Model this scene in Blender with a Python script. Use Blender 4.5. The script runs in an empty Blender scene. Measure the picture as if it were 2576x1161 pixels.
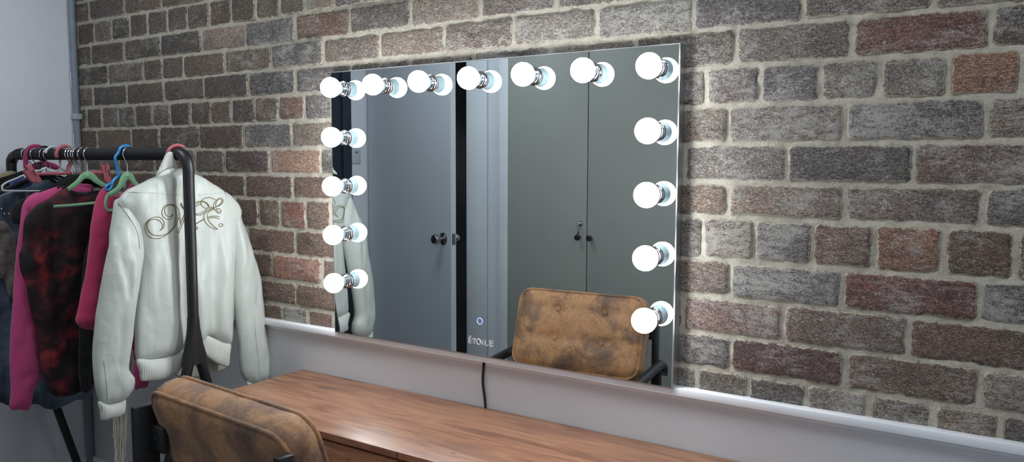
import bpy, bmesh, math, random
import numpy as np
from mathutils import Vector, Matrix, noise
from mathutils.geometry import delaunay_2d_cdt
random.seed(7)
ZO = 0.88                                   # height of the mirror's lower edge above the floor
COL = bpy.context.scene.collection
# ---------------------------------------------------------------- camera
FPX = 1967.66; YAW = .57503; PIT = .0882; ROLL = .00321
CAM = np.array([1.76955, -1.75657, .53104 + ZO])
_r = np.array([math.cos(YAW), math.sin(YAW), 0.])
_f = np.array([-math.sin(YAW)*math.cos(PIT), math.cos(YAW)*math.cos(PIT), -math.sin(PIT)])
_u = np.cross(_r, _f)
CR = _r*math.cos(ROLL) + _u*math.sin(ROLL); CU = -_r*math.sin(ROLL) + _u*math.cos(ROLL)
def ray(a, b): return _f + CR*(a-1288)/FPX - CU*(b-580.5)/FPX
def on(a, b, ax, val):                      # where the sight line meets the plane axis=val
    d = ray(a, b); return CAM + d*((val-CAM[ax])/d[ax])
MY = -.04                                   # mirror front
def refl(a, b, ax, val):
    d = ray(a, b); P = CAM + d*((MY-CAM[1])/d[1]); d = d*[1, -1, 1]
    return P + d*((val-P[ax])/d[ax])

# ---------------------------------------------------------------- materials
def srgb(r, g, b):
    return tuple(((c/255)/12.92 if c/255 <= .04045 else ((c/255+.055)/1.055)**2.4) for c in (r, g, b)) + (1.,)
class NT:
    def __init__(s, name):
        s.m = bpy.data.materials.new(name); s.m.use_nodes = True
        s.n = s.m.node_tree.nodes; s.l = s.m.node_tree.links
        s.b = s.n['Principled BSDF']
    def new(s, t, **k):
        n = s.n.new(t)
        for a, v in k.items(): setattr(n, a, v)
        return n
    def set(s, node, key, v):
        i = node.inputs[key]
        if isinstance(v, bpy.types.NodeSocket): s.l.new(v, i)
        else: i.default_value = v
    def coord(s, scale=(1, 1, 1), rot=(0, 0, 0)):
        t = s.new('ShaderNodeTexCoord'); m = s.new('ShaderNodeMapping')
        s.l.new(t.outputs['Object'], m.inputs[0]); m.inputs['Scale'].default_value = scale
        m.inputs['Rotation'].default_value = rot
        return m.outputs[0]
    def noise(s, vec, scale, detail=4, rough=.55, dist=0):
        n = s.new('ShaderNodeTexNoise'); s.l.new(vec, n.inputs['Vector'])
        n.inputs['Scale'].default_value = scale; n.inputs['Detail'].default_value = detail
        n.inputs['Roughness'].default_value = rough; n.inputs['Distortion'].default_value = dist
        return n.outputs['Fac']
    def ramp(s, fac, stops):
        r = s.new('ShaderNodeValToRGB'); e = r.color_ramp.elements
        while len(e) < len(stops): e.new(.5)
        for el, (p, c) in zip(e, stops):
            el.position = p; el.color = c if isinstance(c, tuple) else (c, c, c, 1)
        s.l.new(fac, r.inputs[0]); return r.outputs[0]
    def mix(s, fac, a, b, mode='MIX'):
        m = s.new('ShaderNodeMix', data_type='RGBA', blend_type=mode)
        s.set(m, 0, fac); s.set(m, 6, a); s.set(m, 7, b); return m.outputs[2]
    def math(s, op, a, b=0.):
        m = s.new('ShaderNodeMath', operation=op); s.set(m, 0, a); s.set(m, 1, b); return m.outputs[0]
    def bump(s, h, strength, dist=.002):
        b = s.new('ShaderNodeBump'); s.set(b, 'Height', h); s.set(b, 'Strength', strength)
        b.inputs['Distance'].default_value = dist; s.l.new(b.outputs[0], s.b.inputs['Normal'])
    def p(s, **k):
        for a, v in k.items(): s.set(s.b, a.replace('_', ' '), v)
        return s.m
def plain(name, col, rough=.5, metal=0., nscale=0, var=.12, bump=0, bscale=200, **k):
    t = NT(name); v = t.coord()
    c = col
    if nscale:
        n = t.noise(v, nscale, 5)
        dk = tuple(x*(1-var) for x in col[:3]) + (1,); lt = tuple(min(1, x*(1+var)) for x in col[:3]) + (1,)
        c = t.ramp(n, [(.3, dk), (.7, lt)])
    if bump: t.bump(t.noise(v, bscale, 3), bump, .001)
    return t.p(Base_Color=c, Roughness=rough, Metallic=metal, **k)

def mat_brick():
    t = NT('brick_face'); v = t.coord(); vs = t.coord((.55, 1, 1.5))
    col = t.new('ShaderNodeAttribute', attribute_name='tone').outputs['Color']
    e = t.new('ShaderNodeAttribute', attribute_name='edge').outputs['Fac']
    w = t.new('ShaderNodeAttribute', attribute_name='wash').outputs['Fac']
    big = t.noise(vs, 16, 3, .6); mid = t.noise(vs, 60, 5, .7, .8); fine = t.noise(vs, 260, 3, .65, 1.2); worm = t.noise(v, 170, 4, .75, 2.5)
    c = t.mix(.9, col, t.ramp(big, [(.32, (.66, .66, .68, 1)), (.48, (1, 1, 1, 1)), (.60, (1.05, .96, .93, 1)), (.74, (1.3, 1.27, 1.23, 1))]), 'MULTIPLY')
    c = t.mix(.9, c, t.ramp(fine, [(.36, (.36, .35, .35, 1)), (.5, (.95, .95, .95, 1)), (.64, (2.4, 2.36, 2.28, 1))]), 'MULTIPLY')
    c = t.mix(.8, c, t.ramp(worm, [(.40, (.6, .59, .59, 1)), (.54, (1.1, 1.1, 1.1, 1)), (.62, (1.7, 1.68, 1.64, 1))]), 'MULTIPLY')
    # lime bloom left on the faces, broken up fine
    s = t.math('ADD', t.math('MULTIPLY', mid, .7), t.math('MULTIPLY', t.noise(v, 11, 2, .5), .5))
    s = t.math('ADD', s, t.math('MULTIPLY', worm, .85))
    s = t.math('ADD', s, t.math('MULTIPLY', w, .22))
    s = t.math('MULTIPLY', s, .5)
    c = t.mix(t.ramp(s, [(.53, 0.), (.61, .68)]), c, srgb(182, 178, 171))
    # mortar smeared on the arrises
    es = t.math('ADD', t.math('MULTIPLY', e, .5), t.math('MULTIPLY', t.noise(v, 80, 4, .7, .8), .7))
    c = t.mix(t.ramp(es, [(.78, 0.), (.86, .9)]), c, srgb(178, 170, 152))
    t.bump(t.math('ADD', t.math('MULTIPLY', mid, .5), t.math('MULTIPLY', worm, .8)), .9, .0035)
    return t.p(Base_Color=c, Roughness=.88)
def mat_mortar():
    t = NT('mortar'); v = t.coord()
    n = t.noise(v, 28, 5, .6); f = t.noise(v, 260, 3, .6)
    c = t.ramp(n, [(.3, srgb(158, 152, 141)), (.5, srgb(182, 175, 160)), (.72, srgb(194, 188, 175))])
    c = t.mix(.5, c, t.ramp(f, [(.35, .7), (.65, 1.1)]), 'MULTIPLY')
    t.bump(t.math('ADD', t.math('MULTIPLY', t.noise(v, 70, 4, .7, 1.), 1.), t.math('MULTIPLY', f, .4)), 1., .004)
    return t.p(Base_Color=c, Roughness=.92)
def mat_wood():
    t = NT('stained_acacia'); v = t.coord((1.2, 9, 9)); v2 = t.coord((3, 40, 40)); v3 = t.coord((1, 1, 1))
    g = t.noise(v, 2.6, 6, .6, 1.4); g2 = t.noise(v2, 4, 4, .7)
    c = t.ramp(g, [(.3, srgb(108, 72, 54)), (.48, srgb(142, 100, 76)), (.62, srgb(160, 116, 88)), (.8, srgb(122, 84, 62))])
    c = t.mix(.6, c, t.ramp(g2, [(.35, .72), (.6, 1.08)]), 'MULTIPLY')
    k = t.new('ShaderNodeTexVoronoi'); t.l.new(t.coord((1.6, 4, 4)), k.inputs['Vector']); k.inputs['Scale'].default_value = 3.2
    c = t.mix(t.ramp(k.outputs['Distance'], [(.02, .85), (.06, 0.)]), c, srgb(58, 34, 24))
    t.bump(g2, .12, .001)
    return t.p(Base_Color=c, Roughness=.36)
def mat_suede():
    t = NT('distressed_tan_suede'); v = t.coord()
    b = t.noise(v, 9, 6, .62, .5); f = t.noise(v, 130, 4, .75)
    c = t.ramp(b, [(.32, srgb(84, 62, 50)), (.45, srgb(128, 92, 64)), (.56, srgb(168, 122, 78)), (.72, srgb(148, 104, 70))])
    c = t.mix(.6, c, t.ramp(f, [(.36, .5), (.56, 1.12)]), 'MULTIPLY')
    t.bump(t.math('ADD', f, t.math('MULTIPLY', b, .8)), .35, .002)
    return t.p(Base_Color=c, Roughness=.58, Sheen_Weight=.15)
def fabric(name, col, rough=.85, var=.12, ns=5, sheen=.25, fs=500, bump=.35, rib=None, wr=0.):
    t = NT(name); v = t.coord()
    n = t.noise(v, ns, 4)
    dk = tuple(x*(1-var) for x in col[:3]) + (1,); lt = tuple(min(1, x*(1+var)) for x in col[:3]) + (1,)
    c = t.ramp(n, [(.3, dk), (.7, lt)])
    h = t.math('MULTIPLY', t.noise(v, fs, 2), .012 if wr else .12)
    if wr:
        wv = t.coord((1, 1, .45)); 
        h = t.math('ADD', h, t.math('MULTIPLY', t.noise(wv, 9, 3, .5, .5), wr))
        rg = t.math('ABSOLUTE', t.math('SUBTRACT', t.noise(t.coord((1, 1.3, .8), (.6, .2, .1)), 7, 1, .5, .4), .5))
        h = t.math('SUBTRACT', h, t.math('MULTIPLY', t.math('SQRT', rg), wr*.55))
    if rib:
        w = t.new('ShaderNodeTexWave'); t.l.new(v, w.inputs['Vector']); w.bands_direction = 'Y'; w.inputs['Scale'].default_value = rib
        h = t.math('ADD', h, t.math('MULTIPLY', w.outputs['Fac'], .5))
        c = t.mix(.35, c, t.ramp(w.outputs['Fac'], [(.2, .6), (.7, 1.)]), 'MULTIPLY')
    t.bump(h, bump, .012 if wr else .003)
    return t.p(Base_Color=c, Roughness=rough, Sheen_Weight=sheen)
def mat_floral():
    t = NT('sheer_red_black_floral'); v = t.coord()
    n = t.noise(v, 15, 3, .55, .4); n2 = t.noise(v, 7, 3, .5)
    c = t.ramp(n, [(.44, srgb(22, 14, 18)), (.52, srgb(54, 20, 29)), (.60, srgb(100, 27, 38)), (.68, srgb(146, 38, 42)), (.74, srgb(84, 70, 44))])
    c = t.mix(t.ramp(n2, [(.42, 0.), (.60, .85)]), c, srgb(26, 18, 20))
    t.bump(t.noise(v, 400, 2), .2)
    return t.p(Base_Color=c, Roughness=.8)
def mat_denim():
    t = NT('washed_denim'); v = t.coord()
    n = t.noise(v, 6, 4); f = t.noise(v, 420, 2)
    c = t.ramp(n, [(.32, srgb(54, 64, 80)), (.5, srgb(80, 94, 112)), (.7, srgb(122, 138, 152))])
    c = t.mix(.5, c, t.ramp(f, [(.3, .6), (.7, 1.2)]), 'MULTIPLY')
    t.bump(f, .3)
    return t.p(Base_Color=c, Roughness=.9)
def emit(name, col, s):
    t = NT(name); return t.p(Base_Color=col, Emission_Color=col, Emission_Strength=s, Roughness=.3)

M = dict(
 brick=mat_brick(), mortar=mat_mortar(), wood=mat_wood(), suede=mat_suede(),
 white_wall=plain('cool_white_wall_paint', srgb(222, 226, 232), .7, nscale=2.5, var=.03, bump=.12, bscale=120),
 grey_wall=plain('pale_grey_wall_paint', srgb(198, 198, 201), .5, nscale=3, var=.03, bump=.15, bscale=90),
 trim=plain('white_gloss_trim', srgb(232, 234, 238), .35, nscale=8, var=.04, bump=.1, bscale=60),
 door=plain('blue_grey_door_paint', srgb(188, 196, 204), .45, nscale=2, var=.03, bump=.05),
 jamb=plain('light_door_frame_paint', srgb(208, 216, 222), .4, nscale=2, var=.03),
 cab=plain('grey_green_laminate', srgb(146, 151, 146), .5, nscale=3, var=.03, bump=.04),
 floor=plain('grey_floor_screed', srgb(120, 116, 112), .6, nscale=6, var=.1),
 ceiling=plain('ceiling_paint', srgb(215, 215, 215), .8, nscale=3, var=.02),
 dark=plain('dark_frame_paint', srgb(40, 47, 58), .35, nscale=5, var=.1),
 black=plain('black_powder_coat', srgb(20, 21, 24), .42, nscale=60, var=.2, bump=.1, bscale=600),
 blackfoam=plain('black_foam_sleeve', srgb(14, 15, 18), .7, nscale=40, var=.2, bump=.1, bscale=500),
 velvet=plain('black_velvet', srgb(10, 10, 12), .95, nscale=30, var=.2, Sheen_Weight=.1),
 chrome=plain('chrome', (.86, .86, .88, 1), .12, 1., nscale=20, var=.03),
 darkchrome=plain('dark_chrome', (.42, .41, .42, 1), .14, 1., nscale=20, var=.05),
 alu=plain('brushed_aluminium', (.62, .64, .66, 1), .32, 1., nscale=30, var=.05),
 pipe=plain('grey_conduit', srgb(128, 136, 146), .4, nscale=12, var=.12),
 clear=plain('clear_tape', srgb(170, 178, 186), .25, nscale=20, var=.1),
 bulbneck=plain('bulb_neck_plastic', srgb(188, 214, 220), .3, nscale=20, var=.02),
 rubber=plain('black_rubber', srgb(16, 16, 18), .6, nscale=30, var=.1),
 green=plain('mint_velvet', srgb(124, 172, 132), .85, nscale=30, var=.08, bump=.2, bscale=800, Sheen_Weight=.3),
 blue=plain('blue_plastic', srgb(38, 140, 208), .35, nscale=20, var=.05),
 pinkp=plain('dusty_pink_plastic', srgb(178, 96, 106), .45, nscale=20, var=.06),
 magenta=fabric('magenta_padding', srgb(150, 36, 92), .8, fs=200),
 whitep=plain('white_plastic', srgb(196, 204, 210), .4, nscale=20, var=.04),
 gold=plain('gold_thread', srgb(116, 104, 66), .6, nscale=100, var=.2),
 goldfill=plain('pale_gold_thread', srgb(196, 198, 172), .7, nscale=100, var=.1),
 jacket=fabric('ivory_satin', srgb(188, 194, 187), .36, .04, sheen=.1, fs=700, bump=.42, wr=1.),
 rib=fabric('ivory_rib_knit', srgb(204, 208, 200), .85, .04, rib=55, bump=.5),
 lining=fabric('shaded_cream_lining', srgb(182, 180, 166), .7, .05),  # shade below the jacket hem is put into this cream
 pink=fabric('rose_pink_jersey', srgb(186, 66, 118), .9, .08, bump=.3),
 pink2=fabric('raspberry_fleece', srgb(176, 48, 92), .9, .08, bump=.3),
 floral=mat_floral(), denim=mat_denim(),
 fur=fabric('grey_brown_fur', srgb(104, 96, 92), .95, .5, ns=40, fs=200, bump=.8, wr=1.),
 khaki=fabric('khaki_cloth', srgb(142, 134, 108), .9, .1),
 blacktop=fabric('black_jersey', srgb(14, 13, 15), .95, .1),
 fringe=fabric('cream_fringe_yarn', srgb(196, 188, 174), .8, .12, ns=60),
 navy=fabric('blue_purple_cloth', srgb(52, 62, 120), .9, .3, ns=30),
 label=plain('woven_black_label', srgb(16, 16, 18), .8, nscale=100, var=.1),
 labeltext=plain('pale_label_thread', srgb(170, 168, 168), .8, nscale=100, var=.1),
 letter=plain('white_mirror_lettering', srgb(235, 238, 242), .5, nscale=50, var=.02),
 letterline=plain('grey_mirror_lettering', srgb(120, 128, 138), .5, nscale=50, var=.02),
 ring=emit('touch_ring_light', srgb(120, 150, 255), 2.2),
 bulb=emit('lit_bulb_glass', (.92, .96, 1., 1.), 56.),
 panel=emit('ceiling_panel_diffuser', (.88, .94, 1., 1.), 13.),
)
def mat_mirror():
    t = NT('silvered_glass')
    return t.p(Base_Color=(.80, .84, .85, 1), Metallic=1., Roughness=0.)
M['mirror'] = mat_mirror()

# ---------------------------------------------------------------- object helpers
def link(name, me, mat=None, parent=None, smooth=True):
    if isinstance(me, bmesh.types.BMesh):
        bm = me; me = bpy.data.meshes.new(name); bm.to_mesh(me); bm.free()
    if mat is not None: me.materials.append(mat)
    if smooth:
        for p in me.polygons: p.use_smooth = True
        me.set_sharp_from_angle(angle=math.radians(38))
    o = bpy.data.objects.new(name, me); COL.objects.link(o)
    if parent: adopt(o, parent)
    return o
def adopt(o, p):
    o.parent = p
    if p.type == 'EMPTY': o.matrix_parent_inverse = Matrix.Translation(-Vector(p.location))
def tag(o, label, cat, group=None, kind=None):
    o['label'] = label; o['category'] = cat
    if group: o['group'] = group
    if kind: o['kind'] = kind
    return o
def thing(name, loc, label, cat, group=None):
    o = bpy.data.objects.new(name, None); COL.objects.link(o); o.location = Vector([float(c) for c in loc])
    o.empty_display_size = .05
    return tag(o, label, cat, group)
def struct(name, bm, mat, parent=None, smooth=False):
    o = link(name, bm, mat, parent, smooth); o['kind'] = 'structure'; return o
def box(bm, lo, hi, bev=0., M4=None, seg=2):
    lo = Vector(lo); hi = Vector(hi); c = (lo+hi)/2; s = hi-lo
    g = bmesh.ops.create_cube(bm, size=1., matrix=Matrix.Translation(c) @ Matrix.Diagonal((abs(s.x), abs(s.y), abs(s.z), 1)))
    vs = g['verts']
    if bev:
        es = list({e for v in vs for e in v.link_edges})
        r = bmesh.ops.bevel(bm, geom=es, offset=bev, segments=seg, affect='EDGES', profile=.5)
        vs = list({v for f in r['faces'] for v in f.verts} | {v for v in vs if v.is_valid})
        vs = [v for v in vs if v.is_valid]
    if M4 is not None: bmesh.ops.transform(bm, matrix=M4, verts=vs)
    return vs
def B(lo, hi, bev=0., M4=None):
    bm = bmesh.new(); box(bm, lo, hi, bev, M4); return bm
def smooth_path(pts, n=6, closed=False):
    pts = [Vector([float(c) for c in p]) for p in pts]; out = []; N = len(pts)
    rng = range(N if closed else N-1)
    for i in rng:
        if closed: a, b, c, d = pts[i-1], pts[i], pts[(i+1) % N], pts[(i+2) % N]
        else: a, b, c, d = pts[max(i-1, 0)], pts[i], pts[i+1], pts[min(i+2, N-1)]
        for k in range(n):
            t = k/n
            out.append(.5*((2*b)+(c-a)*t+(2*a-5*b+4*c-d)*t*t+(3*b-a-3*c+d)*t*t*t))
    if not closed: out.append(pts[-1])
    return out
def tube(bm, pts, rad, seg=12, closed=False, flat=None, n=0, cap=True):
    """sweep; rad float or list; flat=(rx, rz, normal): elliptical section, rx across `normal`"""
    if n:
        src = pts; pts = smooth_path(pts, n, closed)
        if not isinstance(rad, (int, float)):
            m = len(src); r2 = []
            for i in range(len(pts)):
                t = min(i/n, m-1); a = int(t); r2.append(rad[a]*(1-(t-a)) + rad[min(a+1, m-1)]*(t-a))
            rad = r2
    pts = [Vector([float(c) for c in p]) for p in pts]; N = len(pts)
    rings = []; prev = None
    for i, p in enumerate(pts):
        if closed: t = pts[(i+1) % N]-pts[i-1]
        else: t = pts[min(i+1, N-1)]-pts[max(i-1, 0)]
        t = t.normalized() if t.length > 1e-9 else Vector((0, 0, 1))
        if flat: nrm = Vector(flat[2]); nrm = (nrm - t*nrm.dot(t)).normalized()
        elif prev is None:
            nrm = t.orthogonal().normalized()
        else: nrm = (prev - t*prev.dot(t)).normalized()
        prev = nrm; bn = t.cross(nrm)
        r = rad if isinstance(rad, (int, float)) else rad[i]
        rx, rz = (flat[0], flat[1]*(1 if isinstance(rad, (int, float)) else r)) if flat else (r, r)
        rings.append([bm.verts.new(p + nrm*math.cos(2*math.pi*k/seg)*rx + bn*math.sin(2*math.pi*k/seg)*rz) for k in range(seg)])
    for i in range(N if closed else N-1):
        a, b = rings[i], rings[(i+1) % N]
        for k in range(seg): bm.faces.new((a[k], a[(k+1) % seg], b[(k+1) % seg], b[k]))
    if not closed and cap:
        bm.faces.new(rings[0][::-1]); bm.faces.new(rings[-1])
    return bm
def T(pts, rad, **k):
    bm = bmesh.new(); tube(bm, pts, rad, **k); bmesh.ops.recalc_face_normals(bm, faces=bm.faces); return bm
def lathe(bm, prof, centre, axis, seg=32):
    """prof: (dist along axis, radius)"""
    c = Vector(centre); ax = Vector(axis).normalized(); n = ax.orthogonal().normalized(); b = ax.cross(n); rings = []
    for d, r in prof:
        if r < 1e-6: rings.append([bm.verts.new(c+ax*d)])
        else: rings.append([bm.verts.new(c+ax*d+(n*math.cos(2*math.pi*k/seg)+b*math.sin(2*math.pi*k/seg))*r) for k in range(seg)])
    for A, Bq in zip(rings, rings[1:]):
        for k in range(seg):
            a0, a1 = A[k % len(A)], A[(k+1) % len(A)]; b0, b1 = Bq[k % len(Bq)], Bq[(k+1) % len(Bq)]
            vs = [];
            for v in (a0, a1, b1, b0):
                if v not in vs: vs.append(v)
            if len(vs) > 2: bm.faces.new(vs)
    bmesh.ops.recalc_face_normals(bm, faces=bm.faces)
    return bm
def L(prof, c, ax, seg=32): bm = bmesh.new(); return lathe(bm, prof, c, ax, seg)

def seg_dist(P, poly):
    A = np.array(poly); Bv = np.roll(A, -1, 0); P = np.asarray(P)
    d = Bv-A; L2 = (d**2).sum(1)+1e-12
    t = np.clip(((P[:, None, :]-A[None])*d[None]).sum(2)/L2[None], 0, 1)
    q = A[None]+t[..., None]*d[None]
    return np.sqrt(((P[:, None, :]-q)**2).sum(2)).min(1)
def inside(P, poly):
    A = np.array(poly); x, y = P[:, 0], P[:, 1]; c = np.zeros(len(P), bool); n = len(A)
    for i in range(n):
        x0, y0 = A[i]; x1, y1 = A[i-1]
        m = ((y0 > y) != (y1 > y)) & (x < (x1-x0)*(y-y0)/(y1-y0+1e-15)+x0); c ^= m
    return c
def mesh2d(poly, step, rims=False):
    """triangulated fill of a 2-D outline; returns pts, tris, edge distance, boundary count"""
    A = np.array(poly); lo, hi = A.min(0), A.max(0)
    gx = np.arange(lo[0], hi[0], step); gy = np.arange(lo[1], hi[1], step*.9)
    G = np.array([(x+(step*.5 if j % 2 else 0), y) for j, y in enumerate(gy) for x in gx])
    if len(G):
        G = G[inside(G, poly)]
        if len(G): G = G[seg_dist(G, poly) > max(step*.45, .0125 if rims else 0)]
    if rims:                                    # rows parallel to the edge keep the silhouette smooth
        tg = np.roll(A, -1, 0)-np.roll(A, 1, 0); nr = np.stack([-tg[:, 1], tg[:, 0]], 1); nr /= np.linalg.norm(nr, axis=1)[:, None]+1e-12
        if .5*np.sum(A[:, 0]*np.roll(A[:, 1], -1)-np.roll(A[:, 0], -1)*A[:, 1]) < 0: nr = -nr
        for o in (.0018, .0055):
            Q = A+nr*o; Q = Q[inside(Q, poly)]
            if len(Q): Q = Q[seg_dist(Q, poly) > o*.9]
            if len(Q): G = np.vstack([G, Q]) if len(G) else Q
    nb = len(A)
    allp = [Vector(p) for p in A] + [Vector(p) for p in G]
    vs, _, fs, _, _, _ = delaunay_2d_cdt(allp, [], [list(range(nb))], 1, 1e-7)
    P = np.array([(v.x, v.y) for v in vs]); d = seg_dist(P, poly)
    cen = np.array([P[list(f)].mean(0) for f in fs]); ok = inside(cen, poly)
    return P, [f for f, k in zip(fs, ok) if k], d
def resample(poly, step, closed=True):
    out = []; n = len(poly)
    for i in range(n if closed else n-1):
        a = np.array(poly[i]); b = np.array(poly[(i+1) % n]); m = max(1, int(round(np.linalg.norm(b-a)/step)))
        for k in range(m): out.append(tuple(a+(b-a)*k/m))
    return out
def fbm(x, y, z): return noise.fractal(Vector((x, y, z)), .6, 2.1, 3)
def cloth(name, px, x, thick, mat, parent=None, fold=.006, ff=(16, 4), step=.011, R=.05, seed=0., wr=.004, wf=30, smooth=3, xfn=None, label=None):
    """garment panel: pixel outline brought onto the garment's own hanging plane (x), filled, given body and folds"""
    poly = [tuple(on(a, b, 0, x)[1:]) for a, b in px]
    if smooth:
        poly = [(p.x, p.y) for p in smooth_path([(a, b, 0) for a, b in poly], smooth, True)]
    poly = resample(poly, step)
    P, F, d = mesh2d(poly, step, True)
    bm = bmesh.new(); fr = []; bk = []
    for (y, z), dd in zip(P, d):
        k = min(dd/R, 1.); t = thick*math.sqrt(max(0., 1-(1-k)**2))
        fo = fold*fbm(y*ff[0]+seed, 3.1, z*ff[1]) + wr*fbm(y*wf, seed+9, z*wf*.6)*min(1, dd/.02)
        xo = xfn(y, z) if xfn else 0.
        cx = x + xo + fo
        if dd < 1e-6:
            v = bm.verts.new((cx, y, z)); fr.append(v); bk.append(v)
        else:
            fr.append(bm.verts.new((cx+t, y, z))); bk.append(bm.verts.new((cx-t, y, z)))
    for f in F:
        for S, o in ((fr, 1), (bk, -1)):
            vs = [S[i] for i in f][::o]
            try: bm.faces.new(vs)
            except ValueError: pass
    bmesh.ops.recalc_face_normals(bm, faces=bm.faces)
    o = link(name, bm, mat, parent)
    o.data.set_sharp_from_angle(angle=math.radians(89))
    if label: o['label'] = label
    return o

# ================================================================ SETTING
XL, XR, YB, ZC = -1.5, 2.9, -3.3, ZO+1.62
# brick wall
LV = [1.62, 1.505, 1.42, 1.335, 1.25, 1.166, 1.083, .9935, .910, .828, .744, .6585, .573, .4877, .407, .309, .222, .135, .0525, -.03]
J = {  # perpend joints read along each course
 6: [(227.5, 28), (316, 17), (409, 7)],
 7: [(238.5, 76), (283, 71), (329, 65), (373, 55), (423, 48), (473, 38), (528, 31), (584, 28), (645, 21), (706, 17), (771, 12), (842, 7)],
 8: [(232, 131), (315, 121), (406, 110), (509, 100), (619, 83), (745, 65), (882.6, 52), (1035, 26), (1211, 34), (1402, 9)],
 9: [(274, 186), (362.6, 179), (410, 169), (464, 169), (568, 155), (685, 141), (816, 131), (957, 121), (1119, 100), (1293, 86), (1503.6, 62), (1745, 36), (2024, 20)],
 10: [(236, 241), (321, 238), (414, 227), (515.5, 227), (627.5, 214), (747, 207), (1386, 125), (1602, 105), (1852, 115), (2144, 95), (2493, 65)],
 11: [(220, 296), (258.5, 296), (300.6, 293), (344, 293), (387, 289), (430.5, 286), (482, 286), (532, 282), (585, 279), (644, 276), (703, 276), (769, 272), (1776, 220), (1914, 215), (2064, 200), (2215, 190), (2387, 185), (2571, 170)],
 12: [(247, 351), (333, 348), (403, 345), (504, 344), (616, 341), (738, 338), (1832, 310), (2126, 300), (2481, 300)],
 13: [(493, 389), (567.5, 404), (682, 404), (810, 404), (1980, 410), (2299, 410)],
 14: [(510, 445), (619, 467), (739, 471), (1832, 509), (2125, 514), (2472, 520)],
 15: [(596, 519), (653, 530), (708.5, 534), (772, 542), (1769, 610), (1898, 615), (2044, 620), (2198, 622), (2373, 640), (2553, 650)],
 16: [(626.5, 594), (746, 606), (1836, 695), (2120, 715), (2466, 755)],
 17: [(565, 660), (688, 665), (813, 673), (1970, 800), (2286, 840)],
 18: [(640, 720), (749, 732), (1839, 880), (2128, 930), (2466, 975)],
 19: [(655, 775), (714, 780), (777, 792), (1754, 950), (1884, 970), (2028, 995), (2185, 1020), (2346, 1045), (2516, 1070)],
}
HEADER = {3, 7, 11, 15, 19}
OV = [(2485, 190, (142, 92, 70), .0), (2285, 615, (138, 84, 64), .0), (1890, 20, (132, 92, 82), .15), (750, 400, (150, 106, 82), .0), (765, 655, (150, 88, 70), .0),
      (740, 535, (128, 72, 60), .0), (565, 95, (136, 116, 104), -.2), (735, 280, (122, 78, 70), .1), (2320, 60, (112, 66, 62), .1), (2300, 725, (112, 62, 58), .1),
      (1980, 890, (92, 60, 62), .0), (1800, 790, (118, 86, 84), .35), (2290, 900, (104, 76, 66), .0), (2120, 830, (110, 90, 82), .1), (1960, 690, (98, 98, 102), .45),
      (2310, 300, (92, 90, 94), .5), (2150, 410, (80, 78, 82), .1), (2450, 420, (104, 80, 76), .2), (1850, 410, (112, 106, 104), .4), (2460, 650, (96, 70, 56), .1),
      (2150, 190, (108, 100, 96), .3), (1980, 200, (98, 96, 100), .3), (2120, 620, (112, 84, 74), .0), (660, 70, (92, 92, 98), .25), (680, 215, (74, 76, 82), .2),
      (680, 340, (88, 88, 94), .2), (550, 340, (92, 72, 64), -.3), (350, 345, (92, 76, 66), -.3), (840, 30, (110, 76, 62), .1), (560, 25, (96, 74, 62), -.2),
      (660, 620, (112, 80, 68), -.2), (700, 730, (106, 78, 68), -.2), (2200, 950, (108, 84, 74), .0), (1960, 390, (104, 98, 94), .3), (740, 790, (70, 70, 74), .6), (640, 420, (82, 62, 64), 0.),
      (2010, 45, (84, 82, 88), .1), (1400, 60, (120, 112, 104), .2), (1100, 45, (124, 110, 98), .1), (1650, 50, (112, 108, 106), .3), (2030, 520, (118, 100, 92), .15), (2300, 530, (106, 92, 88), .1)]
rows = []
for i in range(len(LV)-1):
    per = .1215 if (i+1) in HEADER else .2415
    xs = sorted(float(on(a, b, 1, 0)[0]) for a, b in J.get(i+1, []))
    if not xs: xs = [-.4 + .11*(i % 4)]
    full = [xs[0]]
    for a, b in zip(xs, xs[1:]):
        n = max(1, round((b-a)/per)) if (b-a) > per*1.45 else 1
        for k in range(1, n): full.append(a+(b-a)*k/n + random.uniform(-.01, .01))
        full.append(b)
    while full[0] > XL+per*.35: full.insert(0, full[0]-per+random.uniform(-.004, .004))
    while full[-1] < XR: full.append(full[-1]+per+random.uniform(-.004, .004))
    full = [max(XL-.02, f) for f in full]
    rows.append((LV[i+1]+ZO, LV[i]+ZO, full))
ovw = [(on(a, b, 1, 0), c, w) for a, b, c, w in OV]
bm = bmesh.new()
lt = bm.verts.layers.float_color.new('tone'); le = bm.verts.layers.float.new('edge'); lw = bm.verts.layers.float.new('wash')
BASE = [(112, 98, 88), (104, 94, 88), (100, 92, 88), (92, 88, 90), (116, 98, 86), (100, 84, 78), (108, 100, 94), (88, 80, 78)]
BASEL = [(96, 80, 70), (88, 76, 70), (92, 82, 76), (102, 84, 72), (84, 76, 74)]
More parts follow.
